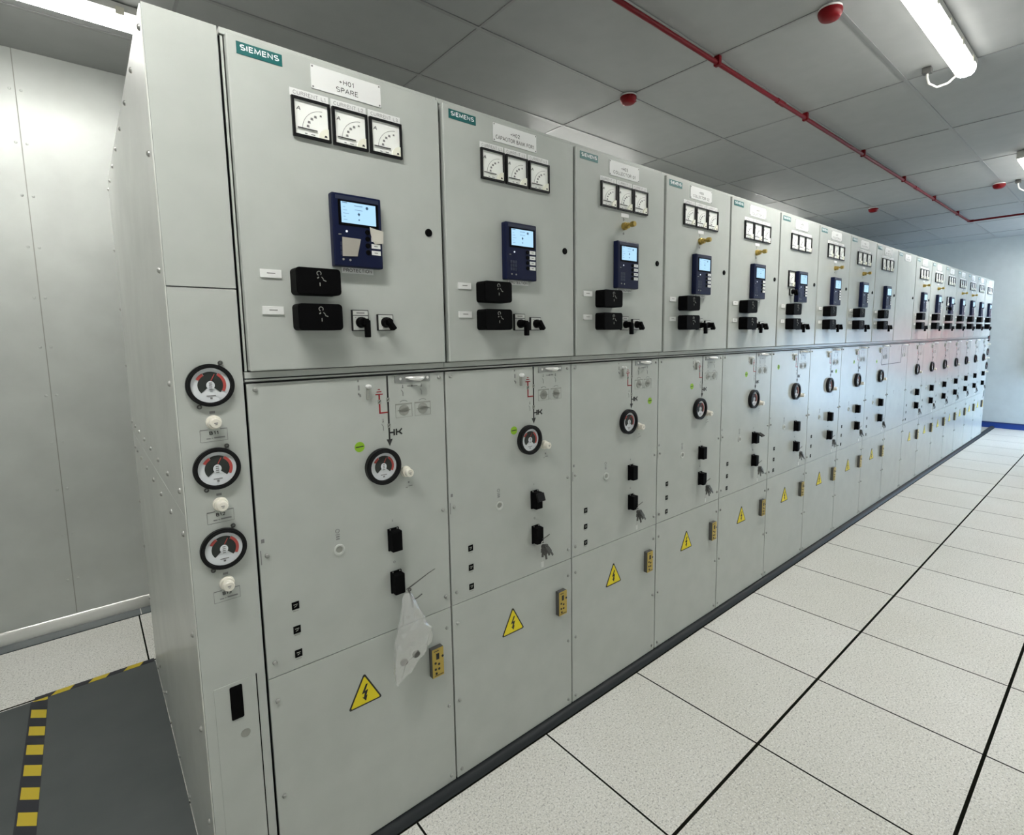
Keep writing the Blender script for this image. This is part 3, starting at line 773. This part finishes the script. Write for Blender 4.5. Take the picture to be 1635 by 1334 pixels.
# ------------------------------------------------------------------ end cabinets
def rivet_mesh():
    b = B(); b.lathe([(.0076, 0), (.0070, -.0026), (.0042, -.0054), (.0001, -.0060)], (0, 0, 0), 'x', 12)
    o = b.build('rivet', M['steel']); me = o.data; bpy.data.objects.remove(o); return me
RIVET = rivet_mesh()
def end_cabinet(x0, label, near):
    E = empty('end_cabinet', (x0, 0, 0), label, 'end cabinet', 'end cabinets closing the row')
    W = WE
    B().box(.002, W-.004, .016, DEP, ZB, ZT-.002).build('carcass', M['panel_dark'], E)
    B().box(0, W-.0035, F, .018, 1.7645, ZT, .0012).build('upper_cover', M['panel'], E)
    lc = B().box(0, W-.0035, F, .018, ZB, 1.7615, .0012).build('lower_cover', M['panel'], E)
    # galvanised side sheets
    sx = -.003 if near else W-.0035
    up = B().box(sx, sx+.003, .004, DEP, 1.2004, 2.379, .0006).build('upper_side_sheet', M['galv'], E)
    lo = B().box(sx, sx+.003, .004, DEP, ZB-.03, 1.2000, .0006).build('lower_side_sheet', M['galv'], E)
    if near:
        pts = [(up, .026+.243*k, 2.338) for k in range(7)]+[(up, 1.635, 2.335)]
        pts += [(up, .061, 2.075), (up, .061, 1.805), (up, .061, 1.529)]+[(up, .055+.233*k, 1.257) for k in range(6)]+[(up, 1.41, 1.257), (up, 1.60, 1.257)]
        pts += [(lo, .060+.233*k, 1.143) for k in range(6)]+[(lo, 1.42, 1.143), (lo, 1.54, 1.143), (lo, .063, .867), (lo, .063, .598), (lo, .067, .318)]
        pts += [(lo, .06+.24*k, .046) for k in range(7)]+[(lo, 1.13, .117), (lo, 1.36, .125)]
        pts += [(up, 1.625, 2.06), (up, 1.63, 1.79), (up, 1.63, 1.525), (lo, 1.62, .86), (lo, 1.62, .631), (lo, 1.62, .36)]
        for s, y, z in pts: put('rivet', RIVET, s, (sx, y, z))
    cx = .0725 if near else .079
    for k, (zc, n) in enumerate(((1.5245, 'B11'), (1.3135, 'B12'), (1.1025, 'B13'))):
        dial_gauge(E, cx, zc, .0530, .0430, -.011, -.006, True)
        plug(E, cx+.001, zc-.093)
        b = B(); z1 = zc-.1115; xl, xr = cx-.030, cx+.030
        b.bar((xl, z1), (xl+.018, z1), .0022, F-.0006, F); b.bar((xr-.016, z1), (xr, z1), .0022, F-.0006, F)
        b.bar((xl, z1), (xl, z1-.030), .0008, F-.0006, F); b.bar((xr, z1), (xr, z1-.030), .0008, F-.0006, F); b.bar((xl, z1-.030), (xr, z1-.030), .0008, F-.0006, F)
        b.bar((cx-.006, zc-.0685), (cx+.006, zc-.0685), .006, F-.0006, F)
        b.bar((cx-.017, z1-.0225), (cx-.008, z1-.0225), .0026, F-.0006, F); b.bar((cx-.006, z1-.022), (cx-.002, z1-.022), .0016, F-.0006, F); b.bar((cx, z1-.0215), (cx+.024, z1-.0215), .0036, F-.0006, F)
        o = b.build('sensor_label', M['greyink'], E)
        text('sensor_lettering', n, M['ink'], o, cx, z1-.009, F-.0007, .0090, .020, .2)
    d = B().box(.0235, .1235, F-.0010, .002, ZB+.012, .7300, .0004).build('access_door', M['panel'], E)
    B().box(.1238, .1262, F-.0012, .001, ZB+.012, .7320).build('hinge_gap', M['blackm'], d)
    b = B(); b.rbox(.0590, .0890, F-.0030, F-.0005, .6260, .7200, .004); b.build('door_handle', M['blackm'], d)
    B().disc(.0890, .5760, .0120, F-.0016, F-.0008, 24).build('key_plug', M['grey'], d)
    return E
end_cabinet(-WE, 'narrow end cabinet with three round gauges and a riveted galvanised side, left end', True)
end_cabinet(PW*NP, 'narrow far end cabinet with round gauges, beyond the last panel by the blue skirting', False)

# ------------------------------------------------------------------ things hanging on the knobs
def key_bunch(i, label):
    K = empty('key_bunch', (PW*i+.405, F-.034, .834), label, 'key bunch', 'key bunches on the lower black knobs')
    b = B(); b.tube([(.008*math.cos(a), -.001, -.006+.008*math.sin(a)) for a in [2*PI*k/16 for k in range(17)]], .0012, 6); b.build('key_ring', M['steel'], K)
    rr = random.Random(i*7+3)
    for k in range(4):
        b = B(); a = math.radians(-8+14*k+rr.uniform(-3, 3)); L = .048+.010*(k % 2)
        b.ring(0, -.006, .0095, .0035, -.001, .001, 14); b.box(-.0085, .0085, -.001, .001, -L+.018, -.014); b.box(-.004, .0045, -.001, .001, -L, -L+.02)
        o = b.build('key', M['grime'], K); o.rotation_euler = (math.radians(-4-3*k), -a, math.radians(8*k-10)); o.location = (.002*k-.002, -.004-.003*k, -.012)
    b = B(); b.tube([(0, .001, .010), (.010, -.002, .014), (.024, -.004, .019), (.034, -.002, .021)], .0016, 6); b.build('tie_wire', M['grime'], K)
    b = B(); b.poly([(-.004, -.108), (.009, -.108), (.010, -.086), (-.005, -.086)], .006, .0068); b.tube([(.001, .004, -.014), (.002, .006, -.050), (.002, .0064, -.088)], .0007, 5)
    o = b.build('key_tag', M['ltgrey'], K)
    return K
pos = {1: 'second', 2: 'third', 3: 'fourth', 4: 'fifth', 5: 'sixth', 6: 'seventh', 7: 'eighth', 8: 'ninth', 10: 'eleventh', 11: 'twelfth', 12: 'thirteenth', 13: 'fourteenth', 14: 'third from last', 15: 'second from last', 16: 'last'}
note = {1: 'marked +H02 CAPACITOR BANK', 2: 'marked +H03', 3: 'marked +H04', 4: 'with the lifted knob flap', 5: 'with the extra meter', 8: 'just left of the blank-door panel', 10: 'just right of the blank-door panel', 16: 'by the far end cabinet'}
for i in pos:
    s = 'grey keys hanging under the lower black knob of the %s panel' % pos[i]
    if i in note: s = 'grey keys under the lower black knob of the panel '+note[i]
    key_bunch(i, s)

# clear plastic bag tied to the lower knob of the first panel
bag = empty('plastic_bag', (.405, F-.034, .828), 'crumpled clear plastic bag hanging from the lower black knob of the first panel', 'plastic bag')
b = B(); bm = b.bm; NV, NU = 44, 40; rows = []
for j in range(NV+1):
    v = j/NV; z = -.245*v
    w = .010+.060*min(1, v*1.35)**.8 if v < .8 else .068-.004*(v-.8)/.2
    cx = .006+.012*v; dep = .004+.013*math.sin(PI*min(1, v*.98))**.7
    row = []
    for k in range(NU):
        a = 2*PI*k/NU; x = cx+w*math.cos(a); yv = -.004-dep*(1+math.sin(a))*.9
        zz = z+(.052*(x-cx)/.068*v**2)-(.030*v**3 if False else 0)
        n = noise.noise(Vector((x*34, z*26, math.sin(a)*1.5)))*.010+noise.noise(Vector((x*90, z*50, 3+math.sin(a))))*.0045
        row.append(bm.verts.new((x+n*.4, yv-n*min(1, v*4)-.006*v, zz)))
    rows.append(row)
for p, q in zip(rows, rows[1:]):
    for k in range(NU): bm.faces.new((p[k], p[(k+1) % NU], q[(k+1) % NU], q[k]))
bm.faces.new(rows[-1])
b.build('bag_body', M['bag'], bag, 60)
b = B(); b.tube([(.006, -.004, .010), (.022, -.008, .018), (.050, -.010, .030), (.085, -.008, .042), (.112, -.004, .047)], [.0016, .0022, .0018, .0014, .001], 6)
b.tube([(.012, -.006, .008), (.018, -.010, -.012), (.022, -.010, -.034), (.024, -.009, -.054)], .0030, 6); b.tube([(.016, -.01, -.03), (.040, -.012, -.026), (.058, -.010, -.020)], .0018, 6)
b.ring(.016, .008, .0052, .0028, -.010, -.006, 12)
b.build('tie_wire', M['grime'], bag)
for (dx, dz, lab) in ((-.033, -.214, 'dark rubber grommet at the left inside the plastic bag'), (.010, -.205, 'dark rubber grommet at the right inside the plastic bag')):
    g = B().lathe([(.006, .004), (.0125, .003), (.0125, -.003), (.006, -.004)], (0, 0, 0), 'y', 16).build('rubber_grommet', M['grime'])
    g.location = (.405+dx+.01, F-.034-.026, .828+dz); g.rotation_euler = (.3, .4, 0)
    tag(g, lab, 'grommet', 'grommets in the plastic bag')

# ------------------------------------------------------------------ floor things on the left
mt = B().box(-1.75, -.1565, -.35, 1.662, 0.0003, .0045, .001).build('rubber_mat', M['rubber']); tag(mt, 'dark grey rubber mat on the floor beside the galvanised end', 'floor mat')
def flat(bm, pts, z0, z1):
    a = [bm.verts.new((x, y, z0)) for x, y in pts]; c = [bm.verts.new((x, y, z1)) for x, y in pts]; n = len(pts)
    bm.faces.new(a); bm.faces.new(c[::-1])
    for q in range(n): bm.faces.new((a[q], a[(q+1) % n], c[(q+1) % n], c[q]))
def stripe_tape(name, label, quads_y, quads_k):
    T = empty(name, (0, 0, .0047), label, 'hazard tape', 'hazard tapes on the mat edge'); return T
T = stripe_tape('hazard_tape', 'yellow and black hazard tape running lengthwise on the rubber mat', 0, 0); T.location = (-.595, .3, .0047)
b = B(); b.box(-.030, .030, -.5, 1.362, 0, .0004); b.build('tape_band', M['tapeblack'], T)
for n in range(14):
    ys = 1.591-.1345*n-.3; b = B(); flat(b.bm, [(-.0235, ys), (.0285, ys-.043), (.0285, ys-.110), (-.0235, ys-.067)], .0004, .0007); b.build('yellow_stripe', M['tapeyellow'], T)
b = B(); flat(b.bm, [(-.0235, 1.362), (.0285, 1.362), (.0285, 1.3385), (.020, 1.3385), (-.0235, 1.358)], .0004, .0007); b.build('yellow_stripe', M['tapeyellow'], T)
T = stripe_tape('hazard_tape', 'yellow and black hazard tape along the far edge of the rubber mat', 0, 0); T.location = (-.38, 1.674, .0047)
b = B(); b.box(-.232, .220, -.016, .018, -.0002, .0004); b.build('tape_band', M['tapeblack'], T)
for n in range(4):
    xs0 = -.155+.1345*n
    b = B(); flat(b.bm, [(xs0, .018), (xs0+.063, .018), (xs0+.045, -.016), (xs0-.022, -.016)], .0004, .0007)
    b.build('yellow_stripe', M['tapeyellow'], T)

# ------------------------------------------------------------------ ceiling things
def lamp(x0, y, label, cable):
    L = 1.245; A = empty('batten_light', (x0, y, CEIL-.004), label, 'batten light', 'fluorescent battens on the ceiling')
    b = B(); b.box(0, L, -.045, .045, -.034, 0, .004); b.build('housing', M['lamphouse'], A)
    pr = [(-.044, -.034), (-.046, -.050), (-.038, -.076), (-.024, -.086), (0, -.089), (.024, -.086), (.038, -.076), (.046, -.050), (.044, -.034)]
    b = B(); b.extrude(pr, (.012, L-.012)); b.build('diffuser', M['lamp' if cable else 'lampback'], A)
    for k in range(5):
        for s in (-1, 1):
            b = B(); b.box(.10+.262*k-.016, .10+.262*k+.016, s*.0455-.003, s*.0455+.003, -.050, -.018, .001); b.build('clip', M['clip'], A)
    for xe in (0, L):
        b = B(); b.box(xe-.006 if xe else -.006, xe+.012 if not xe else xe+.006, -.047, .047, -.080, 0, .006) if False else b.box(xe-.008, xe+.008, -.046, .046, -.062, 0, .005)
        b.build('end_cap', M['lamphouse'], A)
    if cable:
        jx, jy = L-.075, .165
        b = B(); b.box(jx-.022, jx+.022, jy-.022, jy+.022, -.030, 0.001, .004); b.build('junction_box', M['grime'], A)
        b = B(); b.tube([(jx+.005, jy, -.028), (jx+.005, jy, -.050), (jx+.012, jy-.010, -.085), (jx+.045, jy-.040, -.105), (jx+.075, jy-.085, -.090), (jx+.082, jy-.125, -.055)], .006, 8)
        b.build('supply_cable', M['conduit'], A)
    return A
YL = -.735
lamp(2.40, YL, 'lit batten light at the top right, white cable looping to its far end', True)
lamp(5.93, YL, 'lit batten light at the right edge, beyond the nearer one over the aisle', True)
lamp(-1.15, YL, 'lit batten light over the front aisle near the left end cabinet', True)
lamp(9.46, YL, 'lit batten light over the aisle nearest the far wall', True)
lamp(-1.20, 1.64, 'lit batten light at the top left behind the cabinet row', False)
lamp(2.40, 1.64, 'lit batten light behind the row near its third panel', False)
lamp(5.93, 1.64, 'lit batten light behind the middle of the row', False)

Z0 = 3.117; YP = .132; XE = 9.05; R = .0125
pipe = empty('red_pipe', (0, YP, Z0), 'long red pipe under the ceiling turning right near the far wall', 'pipe')
B().tube([(XN, 0, 0), (XE-.03, 0, 0)], R, 14).build('straight_run', M['red'], pipe)
B().tube([(XE, -.03, 0), (XE, YR-YP, 0)], R, 14).build('cross_run', M['red'], pipe)
b = B(); b.tube([(XE-.05, 0, 0)]+[(XE-.03+.03*math.sin(a), -.03+.03*math.cos(a), 0) for a in [PI/2*k/6 for k in range(7)]]+[(XE, -.05, 0)], R*1.3, 14); b.build('elbow', M['red'], pipe)
for x in (-2.2, -1.03, .146, 1.318, 2.49, 3.662, 4.834, 6.006, 7.178, 8.35):
    b = B(); b.box(x-.014, x+.014, -.017, .017, -.016, .036, .004); b.build('pipe_clip', M['red'], pipe)
for x in (3.27, 6.45): B().lathe([(R*1.28, -.05), (R*1.28, .05)], (x, 0, 0), 'x', 14).build('pipe_coupling', M['red'], pipe)

def detector(x, y, label):
    A = empty('smoke_detector', (x, y, CEIL-.004), label, 'smoke detector', 'red capped smoke detectors on the ceiling')
    B().lathe([(.050, 0), (.050, -.010), (.046, -.011)], (0, 0, 0), 'z', 28).build('detector_base', M['white'], A)
    b = B(); b.lathe([(.052, -.010), (.053, -.018), (.050, -.030), (.044, -.042), (.038, -.048), (.024, -.054), (.0005, -.055)], (0, 0, 0), 'z', 28)
    b.box(.046, .072, -.010, .010, -.022, -.014, .003)
    b.build('dust_cover', M['redcap'], A)
detector(2.478, .735, 'red capped smoke detector on the ceiling above the third panel')
detector(2.512, -.425, 'red capped smoke detector at the top edge, left of the nearer batten light')
detector(7.10, -.424, 'red capped smoke detector beside the far right batten light')
detector(7.25, .745, 'small red capped smoke detector above the row, left of the pipe bend')

# unseen red box added on the far wall so its reflection reddens the far panels
H = empty('red_tint_box', (XFAR-.0995, -1.0, 1.25), 'unseen red box added on the far wall to tint the far panels', 'added tint box')
B().box(-.06, .099, -.46, .46, -.38, .62, .01).build('tint_box_body', M['redbox'], H)
B().box(-.075, -.058, -.43, .43, -.35, .59, .006).build('tint_box_front', M['redbox'], H)
B().box(-.085, -.074, .30, .33, .05, .15, .004).build('door_handle', M['chrome'], H)

# ------------------------------------------------------------------ light
def area(name, loc, rot, sx, sy, power, col):
    l = bpy.data.lights.new(name, 'AREA'); l.shape = 'RECTANGLE'; l.size = sx; l.size_y = sy; l.energy = power; l.color = col
    o = link(name, l); o.location = loc; o.rotation_euler = rot; return o
area('daylight_through_doorway', ((DX0+DX1)/2, YR-.15, .85), (math.radians(90), 0, 0), 1.25, 1.5, 62, (.50, .73, 1.))
w = bpy.data.worlds.new('world'); SC.world = w; w.use_nodes = True
w.node_tree.nodes['Background'].inputs[0].default_value = (.55, .75, 1., 1); w.node_tree.nodes['Background'].inputs[1].default_value = .6

# ------------------------------------------------------------------ camera
cam = bpy.data.cameras.new('camera'); co = link('camera', cam)
fpx, cx, cy = 829.645, 834.036, 634.389; yaw, pit, rol = .702098, -.114410, -.013975
fv = Vector((math.sin(yaw)*math.cos(pit), math.cos(yaw)*math.cos(pit), math.sin(pit)))
r = Vector((math.cos(yaw), -math.sin(yaw), 0)); u = r.cross(fv)
r2 = r*math.cos(rol)+u*math.sin(rol); u2 = -r*math.sin(rol)+u*math.cos(rol)
mw = Matrix((r2, u2, -fv)).transposed().to_4x4(); mw.translation = Vector((-.31774, -1.48512, 1.63172)); co.matrix_world = mw
cam.sensor_fit = 'HORIZONTAL'; cam.sensor_width = 36.; cam.lens = fpx/1635*36
cam.shift_x = (817.5-cx)/1635; cam.shift_y = (cy-667)/1635; cam.clip_start = .02
SC.camera = co
SC.view_settings.view_transform = 'Standard'; SC.view_settings.look = 'None'; SC.view_settings.gamma = 1.; SC.view_settings.exposure = .93
SC.view_settings.use_curve_mapping = False
SC.cycles.max_bounces = 10; SC.cycles.diffuse_bounces = 6; SC.cycles.transparent_max_bounces = 16
